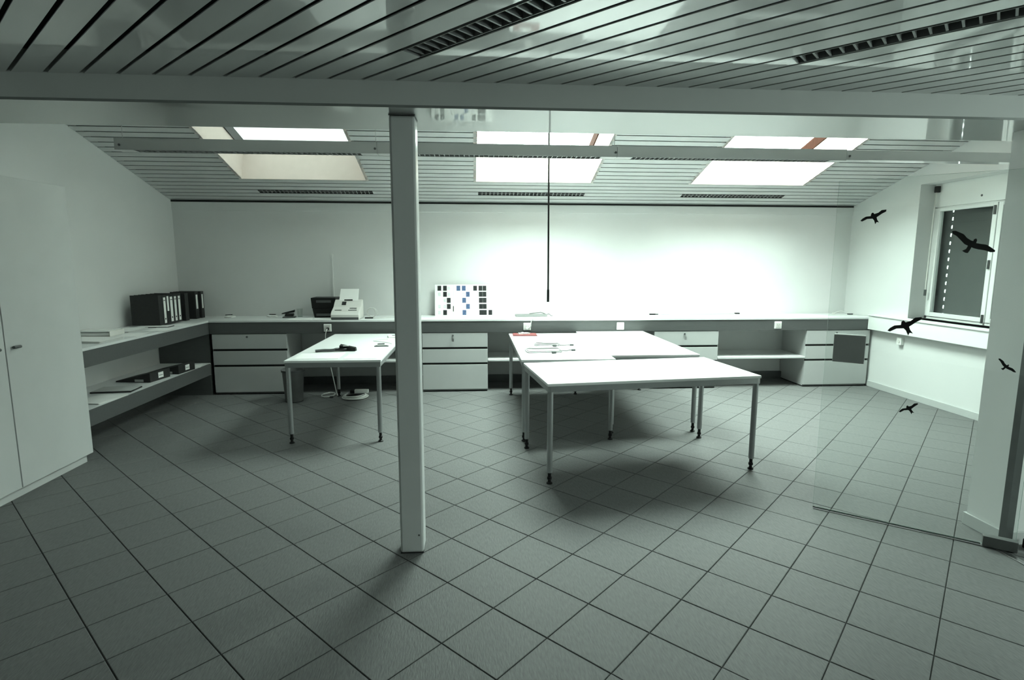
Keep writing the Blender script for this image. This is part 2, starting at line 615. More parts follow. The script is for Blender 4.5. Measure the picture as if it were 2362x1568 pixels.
# dark backing with openings
xs = [XL, SKY[0][0], SKY[0][1], SKY[1][0], SKY[1][1], SKY[2][0], SKY[2][1], XR]
cbk.sbox(XL, XR, T1 + .015, YB + .05, .06, .10)
cbk.sbox(XL, XR, Y2 - .3, T0 - .015, .06, .10)
for i in (0, 2, 4, 6):
    cbk.sbox(xs[i] + (.015 if i else 0), xs[i + 1] - (.015 if i < 6 else 0), T0 - .015, T1 + .015, .06, .10)
cb = struct('ceiling_back', cbk, 'void', 'sloped ceiling of narrow white metal slats with three skylights')
VENTS = [(-2.545, -1.205), (0.06, 1.372), (2.60, 3.925)]
kv = 14
back_hidden = MB()
for k in range(-24, 18):
    a, b = TG + TGP * k + .0075, TG + TGP * (k + 1) - .0075
    if k == 17:
        b = YB - .034
    if b <= Y2:
        continue
    if k == kv:
        seg = [(XL, VENTS[0][0]), (VENTS[0][1], VENTS[1][0]), (VENTS[1][1], VENTS[2][0]), (VENTS[2][1], XR)]
    elif T0 + .02 < (a + b) / 2 < T1:
        seg = [(xs[0], xs[1]), (xs[2], xs[3]), (xs[4], xs[5]), (xs[6], xs[7])]
    else:
        seg = [(XL, XR)]
    for (x0, x1) in seg:
        if b < 5.35:
            back_hidden.sbox(x0, x1, a, b, 0, .004)
        else:
            MB().sbox(x0, x1, a, b, 0, .004).build('slat', 'slat_paint', cb)
bh = back_hidden.build('slat_field', 'slat_paint', cb)
bh['kind'] = 'stuff'


def slope_fixture(x0, x1, label):
    a, b = TG + TGP * kv + .004, TG + TGP * (kv + 1) - .004
    r = thing('slot_luminaire', label, 'ceiling light', (0, 0, 0), 0, 'narrow louvred lights along the back of the sloped ceiling')
    m = MB()
    m.sbox(x0, x1, a, a + .004, 0, .055)
    m.sbox(x0, x1, b - .004, b, 0, .055)
    m.sbox(x0, x1, a, b, .052, .057)
    m.sbox(x0, x0 + .004, a, b, 0, .055)
    m.sbox(x1 - .004, x1, a, b, 0, .055)
    m.build('housing', 'dark_metal', r)
    mid = (a + b) / 2
    MB().sbox(x0 + .004, x1 - .004, mid - .004, mid + .004, .002, .03).build('spine', 'louver', r)
    g = MB()
    n = int((x1 - x0) / .047)
    for i in range(1, n):
        x = x0 + (x1 - x0) * i / n
        g.sbox(x - .006, x + .006, a + .004, b - .004, .002, .03)
    o = g.build('louver_grid', 'louver', r)
    o['kind'] = 'stuff'


slope_fixture(*VENTS[0], 'narrow louvred light slot in the sloped ceiling, left of the column')
slope_fixture(*VENTS[1], 'narrow louvred light slot in the sloped ceiling, behind the hanging rod')
slope_fixture(*VENTS[2], 'narrow louvred light slot in the sloped ceiling, nearest the right wall')


def skylight(i, a, b, label, fmat, blind=False):
    m = MB()
    th, H = .03, .36
    m.sbox(a - th, a, T0 - th, T1 + th, 0, H)
    m.sbox(b, b + th, T0 - th, T1 + th, 0, H)
    m.sbox(a, b, T0 - th, T0, 0, H)
    m.sbox(a, b, T1, T1 + th, 0, H)
    w = struct('window_%d' % i, m, 'well_paint', label)
    f = MB()
    fw_ = .05
    h0, h1 = .335, .45
    f.sbox(a - .03, a + .012, T0 - .03, T1 + .03, h0, h1)
    f.sbox(b - .012, b + .03, T0 - .03, T1 + .03, h0, h1)
    f.sbox(a + .012, b - .012, T0 - .03, T0 + .012, h0, h1)
    f.sbox(a + .012, b - .012, T1 - .012, T1 + .03, h0, h1)
    f.build('frame', fmat, w)
    MB().sbox(a, b, T0, T1, .43, .436).build('pane', 'window_glass', w)
    if blind:
        MB().add([S(a - .03, T0 - .03, .455), S(b + .03, T0 - .03, .455), S(b + .03, T1 + .03, .455), S(a - .03, T1 + .03, .455)], [(0, 1, 2, 3)]).build('dimming_blind', 'dimming_mesh', w)  # blind added over the pane to cut this skylight's daylight
    return w


skylight(1, *SKY[0], 'leftmost skylight, dimmed by an added mesh blind, deep white well', 'dark_frame', True)
skylight(2, *SKY[1], 'middle skylight, brilliant white, behind the hanging rod', 'wood_frame')
skylight(3, *SKY[2], 'rightmost skylight, brilliant white, with a wooden frame edge', 'wood_frame')

# ================================================================== RIGHT WINDOW
WX = XR + .20
wf = MB()
fy0, fy1 = WY0, WY1
wf.box(WX, WX + .06, fy0, fy0 + .06, WZ0, 2.20)
wf.box(WX, WX + .06, fy1 - .035, fy1, WZ0, 2.20)
wf.box(WX, WX + .06, fy0, fy1, WZ0, WZ0 + .035)
wf.box(WX, WX + .06, fy0, fy1, 2.185, 2.20)
win = struct('window_4', wf, 'window_paint', 'white casement window in the right wall with its roller shutter down', 0.003)
MB().box(WX - .02, WX + .10, WY0, WY1, 2.20, WZ1).build('shutter_box', 'window_paint', win, 0.003)
MB().cyl((WX - .022, 5.55, 2.27), (WX - .016, 5.55, 2.27), .012, n=12).build('screw_cap', 'dark_metal', win)
for (y0, y1) in ((5.365, 6.115), (4.46, 5.355)):
    s = MB()
    fw_ = .05
    s.box(WX - .012, WX + .04, y0, y0 + fw_, .965, 2.185)
    s.box(WX - .012, WX + .04, y1 - fw_, y1, .965, 2.185)
    s.box(WX - .012, WX + .04, y0 + fw_, y1 - fw_, .965, 1.01)
    s.box(WX - .012, WX + .04, y0 + fw_, y1 - fw_, 2.15, 2.185)
    so = s.build('sash', 'window_paint', win, 0.004)
    MB().box(WX + .012, WX + .018, y0 + fw_, y1 - fw_, 1.01, 2.15).build('pane', 'window_glass', so)
for z in (1.0, 1.56, 2.11):
    MB().cyl((WX - .02, 5.385, z - .045), (WX - .02, 5.385, z + .045), .011, n=10).build('hinge', 'dark_metal', win)
# roller shutter slats with a column of daylight slots
SP = .0895
for k in range(16):
    z0 = WZ0 + .01 + k * SP
    m = MB()
    yc, hw, hz = 5.985, .009, .017
    z1 = z0 + SP
    zc = (z0 + z1) / 2

    def piece(ya, yb, za, zb):
        # each slat leans outwards a little, so its lower edge laps the one below
        fa, fb = WX + .079 - .005 * (1 - (za - z0) / SP), WX + .079 - .005 * (1 - (zb - z0) / SP)
        m.hexa([(fa, ya, za), (fa + .004, ya, za), (fa + .004, yb, za), (fa, yb, za),
                (fb, ya, zb), (fb + .004, ya, zb), (fb + .004, yb, zb), (fb, yb, zb)])
    piece(WY0 + .01, yc - hw, z0, z1)
    piece(yc + hw, WY1 - .01, z0, z1)
    if k < 14:
        piece(yc - hw, yc + hw, z0, zc - hz)
        piece(yc - hw, yc + hw, zc + hz, z1)
    else:
        piece(yc - hw, yc + hw, z0, z1)
    m.build('shutter_slat', 'shutter_grey', win)
MB().box(WX + .0835, WX + .0865, WY0 - .0, yc - .010, WZ0, WZ1).build('shutter_backing', 'void', win)
MB().box(WX + .0835, WX + .0865, yc + .010, WY1, WZ0, WZ1).build('shutter_backing', 'void', win)
# crank rod in the reveal
ck = MB()
ck.tube([(WX - .05, 6.085, 2.40), (WX - .06, 6.09, 2.33), (WX - .06, 6.10, 1.20)], .007)
cr_ = ck.build('crank_rod', 'ivory_plastic', win, smooth=True)
MB().box(WX - .075, WX - .03, 6.065, 6.105, 2.36, 2.43).build('crank_joint', 'black_plastic', cr_, 0.004)
MB().cyl((WX - .06, 6.10, 1.27), (WX - .06, 6.10, 1.20), .013, n=12).build('crank_handle', 'dark_metal', cr_)
# unshuttered side window lighting the front area
sf = MB()
sf.box(XR + .20, XR + .26, VY0, VY0 + .05, VZ0, VZ1)
sf.box(XR + .20, XR + .26, VY1 - .05, VY1, VZ0, VZ1)
sf.box(XR + .20, XR + .26, VY0 + .05, VY1 - .05, VZ0, VZ0 + .05)
sf.box(XR + .20, XR + .26, VY0 + .05, VY1 - .05, VZ1 - .05, VZ1)
w5 = struct('window_5', sf, 'window_paint', 'white framed side window of the front area, right of the camera', 0.003)
MB().box(XR + .225, XR + .231, VY0 + .05, VY1 - .05, VZ0 + .05, VZ1 - .05).build('pane', 'window_glass', w5)
# inner ledge running below the window
ld = struct('window_ledge', MB().box(XR - .10, XR + .20, WY0, WY1, .915, .935), 'window_paint', 'white ledge below the shuttered window', 0.003)
ld2 = MB().box(XR - .085, XR, 3.02, YC - .005, .742, .915).build('apron_duct', 'window_paint', ld, 0.004)
MB().box(XR - .10, XR, WY1, YC - .005, .915, .93).build('duct_cover', 'window_paint', ld, 0.003)
wo = thing('wall_socket', 'small white socket box under the window ledge on the right wall', 'socket', (XR - .02, 6.20, .655))
MB().box(-.02, .02, -.035, .035, -.045, .045).build('box', 'white_plastic', wo, 0.005)
MB().cyl((-.0235, 0, 0), (-.019, 0, 0), .02, n=16).build('socket_face', 'ivory_plastic', wo)

# ================================================================== COLUMN
col = thing('steel_column', 'square pale grey painted column standing before the work tables', 'column', (-.346, 2.935, 0))
MB().box(-.0635, .0635, -.0625, .0625, .004, ZB - .006).build('shaft', 'column_paint', col, 0.012)
MB().box(-.062, .062, -.061, .061, 0.0, .004).build('base_joint', 'void', col)
MB().box(-.0645, .0645, -.0635, .0635, ZB - .006, ZB).build('head_plate', 'dark_metal', col)
MB().cyl((.038, -.0635, .105), (.038, -.062, .105), .005, n=10).build('screw', 'dark_metal', col)

# ================================================================== TALL CABINET
CX_ = -3.04
cab = thing('tall_cabinet', 'tall white two-door cupboard against the left wall', 'cupboard', (XL, 3.075, 0))
dx = CX_ - XL
MB().box(0.004, dx - .022, 0, 1.409, .062, 2.13).build('body', 'cabinet_white', cab, 0.002)
MB().box(0.004, dx - .035, .01, 1.38, 0, .062).build('plinth', 'cabinet_white', cab, 0.001)
for (y0, y1, ky) in ((.002, .700, .62), (.709, 1.407, .782)):
    d = MB().box(dx - .020, dx, y0, y1, .068, 2.126).build('door', 'cabinet_white', cab, 0.002)
    kb = MB().tube([(dx, ky, 1.014), (dx + .018, ky, 1.014)], .008, 12)
    kb.cyl((dx + .014, ky - .028, 1.014), (dx + .014, ky + .028, 1.014), .010, n=14)
    kb.build('knob', 'dark_metal', d, smooth=True)

# ================================================================== COUNTERS
ZW = .890
wt = thing('worktop', 'L-shaped white worktop with grey fascia running round the back walls', 'worktop', (0, 0, 0))
MB().prism([(XL + .003, 4.50), (-3.10, 4.50), (-3.10, YC - .006), (XR - .004, YC - .006), (XR - .004, YB - .003), (XL + .003, YB - .003)], .868, ZW).build('top', 'laminate_white', wt, 0.002)
MB().box(-3.10, XR - .004, YC, YC + .018, .733, .868).build('fascia', 'fascia_grey', wt, 0.001)
MB().box(-3.122, -3.104, 4.50, YC + .018, .733, .868).build('fascia', 'fascia_grey', wt, 0.001)
MB().box(XL + .003, -3.122, 6.72, 6.74, 0, .868).build('end_panel', 'fascia_grey', wt)
MB().box(XL + .003, -3.122, 4.50, 4.518, .0, .868).build('end_panel', 'fascia_grey', wt)

lsh = thing('low_shelf', 'low pale shelf with deep grey front under the left worktop', 'shelf', (0, 0, 0))
MB().box(XL + .003, -3.118, 4.52, 6.71, .362, .384).build('board', 'laminate_white', lsh, 0.002)
MB().box(-3.118, -3.10, 4.52, 6.66, .252, .3835).build('front_rail', 'fascia_grey', lsh, 0.002)
MB().box(XL + .003, -3.118, 4.52, 4.54, 0, .362).build('support', 'fascia_grey', lsh)
MB().box(XL + .003, -3.118, 6.69, 6.71, 0, .362).build('support', 'fascia_grey', lsh)


def drawer_unit(x0, x1, label, key):
    w = x1 - x0
    r = thing('drawer_unit', label, 'drawers', (x0, YC, 0), 0, 'drawer units under the back worktop')
    MB().box(0, w, .024, .56, .015, .731).build('carcass', 'drawer_grey', r, 0.001)
    MB().box(.01, w - .01, .03, .55, 0, .015).build('plinth', 'void', r)
    MB().box(.003, w - .003, .0215, .024, .02, .731).build('grip_recess', 'void', r)
    for (z0, z1) in ((.552, .727), (.362, .526), (.030, .336)):
        d = MB().box(0.001, w - .001, .004, .0215, z0, z1).build('drawer', 'drawer_grey', r, 0.002)
        if z0 > .5:
            lk = MB().cyl((w * .47, .0035, .695), (w * .47, -.004, .695), .011, n=14)
            lk.build('lock', 'dark_metal', d, smooth=True)
            if key:
                kk = MB().box(w * .47 - .002, w * .47 + .002, -.03, -.004, .685, .705)
                kk.box(w * .47 - .012, w * .47 + .012, -.033, -.029, .625, .665)
                kk.tube([(w * .47, -.03, .69), (w * .47, -.031, .66)], .002, 6)
                kk.build('key', 'metal', d)
    return r


drawer_unit(-3.078, -2.222, 'grey three-drawer unit in the left corner beside the waste bin', False)
drawer_unit(-.629, .163, 'grey three-drawer unit between column and big tables, key in lock', True)
drawer_unit(2.23, 3.05, 'grey three-drawer unit behind the joined tables, key hanging in lock', True)
drawer_unit(4.195, 5.035, 'pale three-drawer unit at the right end behind the glass door', False)


def niche(x0, x1, label):
    r = thing('niche_shelf', label, 'shelf', (x0, YC, 0), 0, 'shelves between the drawer units')
    w = x1 - x0
    MB().box(.003, w - .003, .0, .57, .374, .396).build('board', 'laminate_white', r, 0.001)
    MB().box(.003, w - .003, .56, .575, .10, .73).build('back_panel', 'cabinet_white', r)
    MB().box(.003, w - .003, .52, .535, 0, .10).build('kick_board', 'dark_metal', r)
    return r


niche(-2.222, -.629, 'white shelf in the open niche behind the left table')
niche(.163, 2.23, 'white shelf in the wide open niche behind the joined tables')
niche(3.05, 4.195, 'white shelf in the bright open niche at the right')

# ================================================================== SOCKETS ON THE FASCIA
def socket(x, label):
    r = thing('fascia_socket', label, 'socket', (x, YC, .799), 0, 'white sockets on the grey fascia')
    MB().box(-.045, .045, -.018, -.001, -.045, .045).build('plate', 'white_plastic', r, 0.005)
    f = MB().box(-.031, .031, -.0205, -.018, -.031, .031).build('socket_face', 'ivory_plastic', r, 0.003)
    h = MB()
    for (a, b) in ((-.012, .006), (.012, .006), (0, -.010)):
        h.cyl((a, -.0212, b), (a, -.0205, b), .003, n=8)
    h.build('contact_holes', 'black_plastic', f)
    return r


socket(-1.735, 'white fascia socket below the fax with plug and cable in it')
socket(.642, 'white fascia socket with a white lead, behind the red card')
socket(1.794, 'white fascia socket behind the far edge of the joined tables')
socket(3.802, 'white fascia socket above the bright open niche')

pl = thing('power_plug', 'dark plug with pale lead in the socket below the fax', 'plug', (-1.73, YC - .022, .79))
MB().cyl((0, 0, 0), (0, -.03, -.002), .017, .012, n=14).build('plug_body', 'black_plastic', pl, smooth=True)
MB().tube(spline([(0, -.028, 0), (-.01, -.045, -.03), (-.025, -.03, -.09), (-.02, -.02, -.25), (.03, -.03, -.5), (.09, -.1, -.72), (.12, -.15, -.778)]), .006).build('lead', 'cable_white', pl, smooth=True)
pl2 = thing('white_lead', 'white power lead running from socket up over the worktop edge', 'cable', (.70, YC - .03, .80))
MB().tube(spline([(-.055, .008, -.02), (-.02, -.012, .0), (-.015, -.01, .04), (.0, .0, .095), (.04, .06, .102), (.12, .16, .1)]), .006).build('lead', 'cable_white', pl2, smooth=True)
MB().cyl((-.058, .008, -.02), (-.058, -.012, -.02), .014, n=12).build('plug_body', 'white_plastic', pl2, smooth=True)


# ================================================================== TABLES
ZT = .737


def make_table(W, L, label, loc, rz):
    r = thing('work_table', label, 'table', (loc[0], loc[1], 0), rz, 'white work tables on grey metal legs')
    hx, hy = W / 2, L / 2
    MB().box(-hx, hx, -hy, hy, ZT - .019, ZT).build('tabletop', 'table_white', r, 0.002)
    e = .006
    f = MB()
    f.box(-hx + e, hx - e, -hy + e, -hy + e + .02, ZT - .062, ZT - .019)
    f.box(-hx + e, hx - e, hy - e - .02, hy - e, ZT - .062, ZT - .019)
    f.box(-hx + e, -hx + e + .02, -hy + e + .02, hy - e - .02, ZT - .062, ZT - .019)
    f.box(hx - e - .02, hx - e, -hy + e + .02, hy - e - .02, ZT - .062, ZT - .019)
    f.build('frame', 'table_frame', r, 0.001)
    for sx in (-1, 1):
        for sy in (-1, 1):
            x, y = sx * (hx - .026), sy * (hy - .026)
            lg = MB().cyl((x, y, .085), (x, y, ZT - .019), .0205, n=20).build('leg', 'table_frame', r, smooth=True)
            ft = MB().lathe([(0, 0), (.022, 0), (.022, .008), (.012, .014), (.011, .03), (.017, .034), (.017, .05), (.0125, .054), (.0125, .086), (0, .086)], 16, (x, y))
            ft.build('foot', 'black_plastic', lg, smooth=True)
    return r


make_table(.82, 1.78, 'white work table left of the column with papers near its front', (-1.218, 5.685), 0)
make_table(1.652, .83, 'white work table nearest the camera, set crosswise before the others', (1.281, 4.266), math.radians(6.7))
make_table(.83, 1.78, 'white work table carrying the red card and white cables', (.823, 5.615), 0)
make_table(.83, 1.755, 'bare white work table at the back right of the joined group', (1.658, 5.790), 0)


# ================================================================== GLASS DOOR
G0 = Vector((2.186, 3.279, 0))
gd = Vector((0.78542, -0.61896, 0))
door = thing('glass_door', 'frameless clear glass door with bird stickers, standing open at the right', 'door', G0, math.atan2(gd.y, gd.x))
DW = .985
g = MB()
z0, z1, th = .012, 2.060, .005
g.add([(0, -th, z0), (DW, -th, z0), (DW, -th, z1), (0, -th, z1), (0, th, z0), (DW, th, z0), (DW, th, z1), (0, th, z1)],
      [(0, 1, 2, 3), (7, 6, 5, 4)], 0)
g.add([(0, -th, z0), (DW, -th, z0), (DW, -th, z1), (0, -th, z1), (0, th, z0), (DW, th, z0), (DW, th, z1), (0, th, z1)],
      [(0, 3, 7, 4), (1, 5, 6, 2), (3, 2, 6, 7), (0, 4, 5, 1)], 1)
g.build('pane', ['glass', 'glass_edge'], door)
MB().box(0, DW - .145, -.004, .004, .006, .012).build('bottom_seal', 'pivot_grey', door)
lc = MB().box(.042, .208, -.028, .028, .975, 1.145).build('lock_case', 'lock_grey', door, 0.003)
tag(lc, 'square dark grey lock case clamped on the glass')
MB().cyl((.10, -.034, 1.045), (.10, -.028, 1.045), .012, n=14).build('lock_cylinder', 'lock_grey', lc, smooth=True)
pf = MB().box(.845, .995, -.022, .022, .006, .065).build('pivot_fitting', 'pivot_grey', door, 0.002)
tf = MB().box(.845, .995, -.022, .022, 2.02, 2.075).build('pivot_fitting', 'lock_grey', door, 0.002)
BA = [(0.0, 0.0), (0.057, 0.043), (0.155, 0.046), (0.254, 0.047), (0.357, -0.0), (0.466, -0.017), (0.51, -0.007), (0.497, 0.033), (0.526, 0.071), (0.566, 0.042), (0.586, -0.021), (0.677, 0.001), (0.776, 0.037), (0.88, 0.025), (1.0, 0.0), (1.017, -0.037), (0.951, -0.08), (0.824, -0.094), (0.711, -0.132), (0.612, -0.151), (0.565, -0.152), (0.579, -0.235), (0.58, -0.303), (0.529, -0.32), (0.452, -0.307), (0.495, -0.236), (0.484, -0.152), (0.401, -0.151), (0.285, -0.105), (0.152, -0.056), (0.06, -0.047)]
BB = [(0.0, 0.0), (0.099, 0.047), (0.241, 0.071), (0.405, 0.011), (0.466, 0.102), (0.533, 0.112), (0.554, 0.03), (0.695, 0.014), (0.841, 0.059), (1.0, 0.0), (0.959, -0.068), (0.787, -0.086), (0.575, -0.137), (0.558, -0.238), (0.572, -0.38), (0.506, -0.32), (0.429, -0.384), (0.447, -0.212), (0.423, -0.122), (0.251, -0.045), (0.048, -0.058)]


def bird(shape, l, r, label):
    l, r = Vector(l), Vector(r)
    e = r - l
    p = Vector((-e.y, e.x))
    pts = [l + e * a + p * b for a, b in shape]
    n = len(pts)
    bm = bmesh.new()
    fr = [bm.verts.new((q.x, -th - .0012, q.y)) for q in pts]
    f = bm.faces.new(fr)
    ex = bmesh.ops.extrude_face_region(bm, geom=[f])
    for v in [v for v in ex['geom'] if isinstance(v, bmesh.types.BMVert)]:
        v.co.y += .001
    bmesh.ops.triangulate(bm, faces=[q for q in bm.faces if len(q.verts) > 4])
    bmesh.ops.recalc_face_normals(bm, faces=bm.faces)
    me = bpy.data.meshes.new('bird_sticker')
    bm.to_mesh(me)
    bm.free()
    me.materials.append(MATS['sticker_black'])
    o = bpy.data.objects.new('bird_sticker', me)
    COL.objects.link(o)
    o.parent = door
    o['label'] = label


bird(BB, (.125, 1.823), (.249, 1.882), 'black bird silhouette, topmost on the glass')
bird(BA, (.557, 1.751), (.749, 1.645), 'large black bird silhouette before the shutter')
bird(BB, (.309, 1.183), (.465, 1.272), 'black bird silhouette at window ledge height')
bird(BA, (.817, 1.068), (.894, 1.003), 'small black bird silhouette near the wall end')
bird(BB, (.403, .707), (.489, .772), 'small black bird silhouette lowest on the glass')
ds = thing('gap_shade_block', 'small black block standing in for the dark gap by the wall end', 'gap shade block', (3.075, 2.690, 0), 0)  # added black block paints the dark gap between pivot fitting and wall
MB().box(-.022, .022, -.03, .03, 0, .055).build('dark_block', 'black_plastic', ds, 0.006)
MB().cyl((0, 0, .055), (0, 0, .06), .008, n=10).build('screw', 'metal', ds)

# ================================================================== SUSPENDED LIGHT RAIL
RY, RZ0, RZ1 = 3.60, 2.232, 2.300
rail = thing('light_rail', 'long pale suspended light rail hanging across under the skylights', 'ceiling light', (0, RY, RZ0))
secs = [(-2.115, -.583), (-.583, .905), (.905, 2.41)]
RH = RZ1 - RZ0
for (a, b) in secs:
    m = MB()
    m.box(a + .001, b - .001, -.04, -.036, 0, RH)
    m.box(a + .001, b - .001, .036, .04, 0, RH)
    m.box(a + .001, b - .001, -.036, .036, RH - .004, RH)
    m.box(a + .001, a + .10, -.036, .036, 0, .006)
    m.box(b - .10, b - .001, -.036, .036, 0, .006)
    s_ = m.build('section', 'slat_paint', rail)
    gl = MB()
    n = int((b - a - .2) / .03)
    for i in range(n + 1):
        x = a + .10 + (b - a - .2) * i / n
        gl.box(x - .003, x + .003, -.036, .036, .001, .022)
    go = gl.build('louver_grid', 'louver', s_)
    go['kind'] = 'stuff'
    MB().cyl((a + .12, 0, .042), (b - .12, 0, .042), .013, n=12).build('fluorescent_tube', 'tube_glass', s_, smooth=True)
m = MB().box(2.41, XR - .002, -.04, .04, .004, RH - .004)
m.build('plain_section', 'slat_paint', rail)
for x in (-2.085, -.595, .895, 2.43):
    zc = HB + SL * (YB - RY) - RZ0
    w = MB().cyl((x + .0, 0, RH - .004), (x + .0, 0, zc), .0015, n=6).build('suspension_wire', 'metal', rail)
    MB().cyl((x, -.0405, .028), (x, -.043, .028), .007, n=10).build('screw', 'dark_metal', rail)

# ================================================================== HANGING CRANK ROD
RX, RYY = .782, 5.88
rod = thing('skylight_rod', 'thin dark rod with a grip hanging from the middle skylight', 'rod', (RX, RYY, 1.156))
ztop = S(0, RYY, .34)[2] + .10 - 1.156
MB().cyl((.006, 0, .12), (-.004, 0, ztop), .0095, n=10).build('shaft', 'rod_black', rod, smooth=True)
MB().cyl((.006, 0, .0), (.006, 0, .13), .013, n=12).build('grip', 'rod_black', rod, smooth=True)
MB().box(-.012, .004, -.008, .008, ztop - .01, ztop + .03).build('hook', 'dark_metal', rod, 0.002)
MB().cyl((-.001, 0, 1.20), (-.001, 0, 1.235), .008, n=10).build('joint', 'black_plastic', rod, smooth=True)


# ================================================================== THINGS ON THE COUNTERS
def binder(x0, y0, t, z, label, mark, H=.318, D=.285, rz=0.0):
    """lever-arch file, spine facing +x, thickness t along y"""
    r = thing('lever_arch_file', label, 'binder', (x0, y0, z), rz, 'black lever-arch files on the left worktop')
    c = MB()
    c.box(-D, 0, 0, .003, 0, H)
    c.box(-D, 0, t - .003, t, 0, H)
    c.box(-.003, 0, .003, t - .003, 0, H)
    c.build('cover', 'binder_black', r, 0.001)
    MB().box(-D + .012, -.02, .006, t - .010, .008, H - .02).build('pages', 'paper_grey', r)
    if mark:
        a, b, wd = mark
        s = MB().box(0.0003, .0014, t / 2 - wd / 2, t / 2 + wd / 2, a, b).build('spine_label', 'paper', r)
        if b - a > .2:
            MB().cyl((.0014, t / 2, a + .045), (.0022, t / 2, a + .045), .010, n=14).build('finger_ring', 'black_plastic', s)
            MB().box(.0014, .0018, t / 2 - wd / 2 + .004, t / 2 + wd / 2 - .004, b - .035, b - .028).build('printed_line', 'black_plastic', s)
    return r


y = 6.10
rows = [(.075, None, 'black lever-arch file at the front of the row, cover towards us'),
        (.075, (.015, .29, .040), 'black lever-arch file, second from the front, long spine label'),
        (.055, (.14, .30, .034), 'black file with a short white spine label, third in the row'),
        (.080, (.02, .29, .046), 'black lever-arch file with a wide white label, mid row'),
        (.080, (.02, .29, .040), 'black lever-arch file with a long label, fifth in the row'),
        (.080, (.02, .29, .040), 'black lever-arch file with a long label, sixth in the row')]
for t, mk, lb in rows:
    binder(-3.325, y, t, ZW + .012, lb, mk)
    y += t + .002
binder(-3.345, 6.68, .08, ZW, 'black lever-arch file without a label in the corner group', None)
binder(-3.335, 6.90, .08, ZW, 'black file with a short label, second from the wall corner', (.12, .29, .040), .325)
binder(-3.325, 7.02, .075, ZW, 'black file nearest the back wall, white label at its edge', (.12, .29, .030), .325)


def sheet(x, y, w, l, z, rz, label, m='paper', grp='loose papers on the left worktop', n=1, name='paper_sheet', cat='paper'):
    r = thing(name, label, cat, (x, y, z), rz, grp)
    bm_ = MB()
    for i in range(n):
        ox, oy = random.uniform(-.006, .006) * (n > 1), random.uniform(-.006, .006) * (n > 1)
        bm_ = MB()
        zz = .0012 * i
        # slightly curled sheet: a grid with lifted corner
        N = 6
        vs = []
        for sgn in (0, .0009):
            for a in range(N + 1):
                for b in range(N + 1):
                    u, v = a / N, b / N
                    lift = .010 * max(0, u + v - 1.5) ** 2 * 4 * (i == n - 1)
                    vs.append((ox + (u - .5) * w, oy + (v - .5) * l, zz + sgn + lift))
        fs = []
        K = (N + 1) ** 2
        for a in range(N):
            for b in range(N):
                q = a * (N + 1) + b
                fs.append((q, q + 1, q + N + 2, q + N + 1))
                fs.append((K + q, K + q + N + 1, K + q + N + 2, K + q + 1))
        for a in range(N):
            for (q, s) in ((a, 1), (N * (N + 1) + a, 1), (a * (N + 1), N + 1), (a * (N + 1) + N, N + 1)):
                fs.append((q, q + s, K + q + s, K + q))
        bm_.add(vs, fs)
        bm_.build('sheet', m, r)
    return r


sheet(-3.50, 5.76, .28, .36, ZW, .06, 'sheaf of white papers between document tray and black files', n=9)
sheet(-3.34, 5.02, .40, .29, ZW, -.08, 'stack of pale papers beside the cupboard on the left worktop', n=14)
sheet(-3.225, 5.42, .21, .28, ZW, .12, 'white sheet lying near the front of the left worktop', n=1)
sheet(-3.185, 5.85, .21, .29, ZW, .1, 'white sheet overhanging the left worktop below the files', n=2)
sheet(-3.20, 6.25, .18, .24, ZW, -.2, 'small white sheet beside the row of black files', n=1)
fd = thing('document_tray', 'flat pale tray of documents against the left wall', 'tray', (-3.50, 5.40, ZW), .06)
MB().box(-.145, .148, -.105, .105, .035, .039).build('dark_sleeve', 'binder_black', fd, 0.001)
MB().box(-.13, .14, -.10, .10, .039, .052).build('upper_documents', 'paper', fd, 0.002)
tm = MB()
tm.box(-.16, .16, -.12, .12, 0, .006)
tm.box(-.16, -.152, -.12, .12, .006, .05)
tm.box(.152, .16, -.12, .12, .006, .05)
tm.box(-.152, .152, .112, .12, .006, .05)
tm.build('tray', 'ivory_plastic', fd, 0.002)
MB().box(-.14, .14, -.10, .10, .008, .035).build('documents', 'paper', fd)
pd = thing('writing_pad', 'dark writing pad sticking out under the first black file', 'pad', (-3.36, 6.03, ZW), .05)
MB().box(-.17, .16, -.05, .11, 0, .008).build('cover', 'binder_black', pd, 0.002)
MB().box(-.165, .155, -.045, .105, .008, .0105).build('page', 'paper', pd)

# low shelf contents
ZS = .384


def lying(x, y, rz, rx, label):
    r = thing('lying_file', label, 'binder', (x, y, ZS), rz, 'black files lying on the low shelf')
    W, T, L = .30, .095, .36
    c = MB()
    # wedge-shaped file: thick at the spine (+x end)
    c.xprism([(0, 0), (W, 0), (W, .004), (0, .004)], 0, L)
    a = MB()
    a.hexa([(-L / 2, -W / 2, 0), (L / 2, -W / 2, 0), (L / 2, W / 2, 0), (-L / 2, W / 2, 0),
            (-L / 2, -W / 2, .012), (L / 2, -W / 2, T), (L / 2, W / 2, T), (-L / 2, W / 2, .012)])
    a.build('cover', 'binder_black', r, 0.004)
    lb = MB().box(L / 2 + .0003, L / 2 + .0015, -.03, .045, .022, .078).build('spine_label', 'paper', r)
    MB().box(L / 2 + .0015, L / 2 + .0019, -.02, .035, .045, .05).build('printed_line', 'dark_print', lb)
    MB().box(.02, .11, -W / 2 - .0015, -W / 2 - .0002, .006, .030).build('side_label', 'paper_grey', r)
    return r


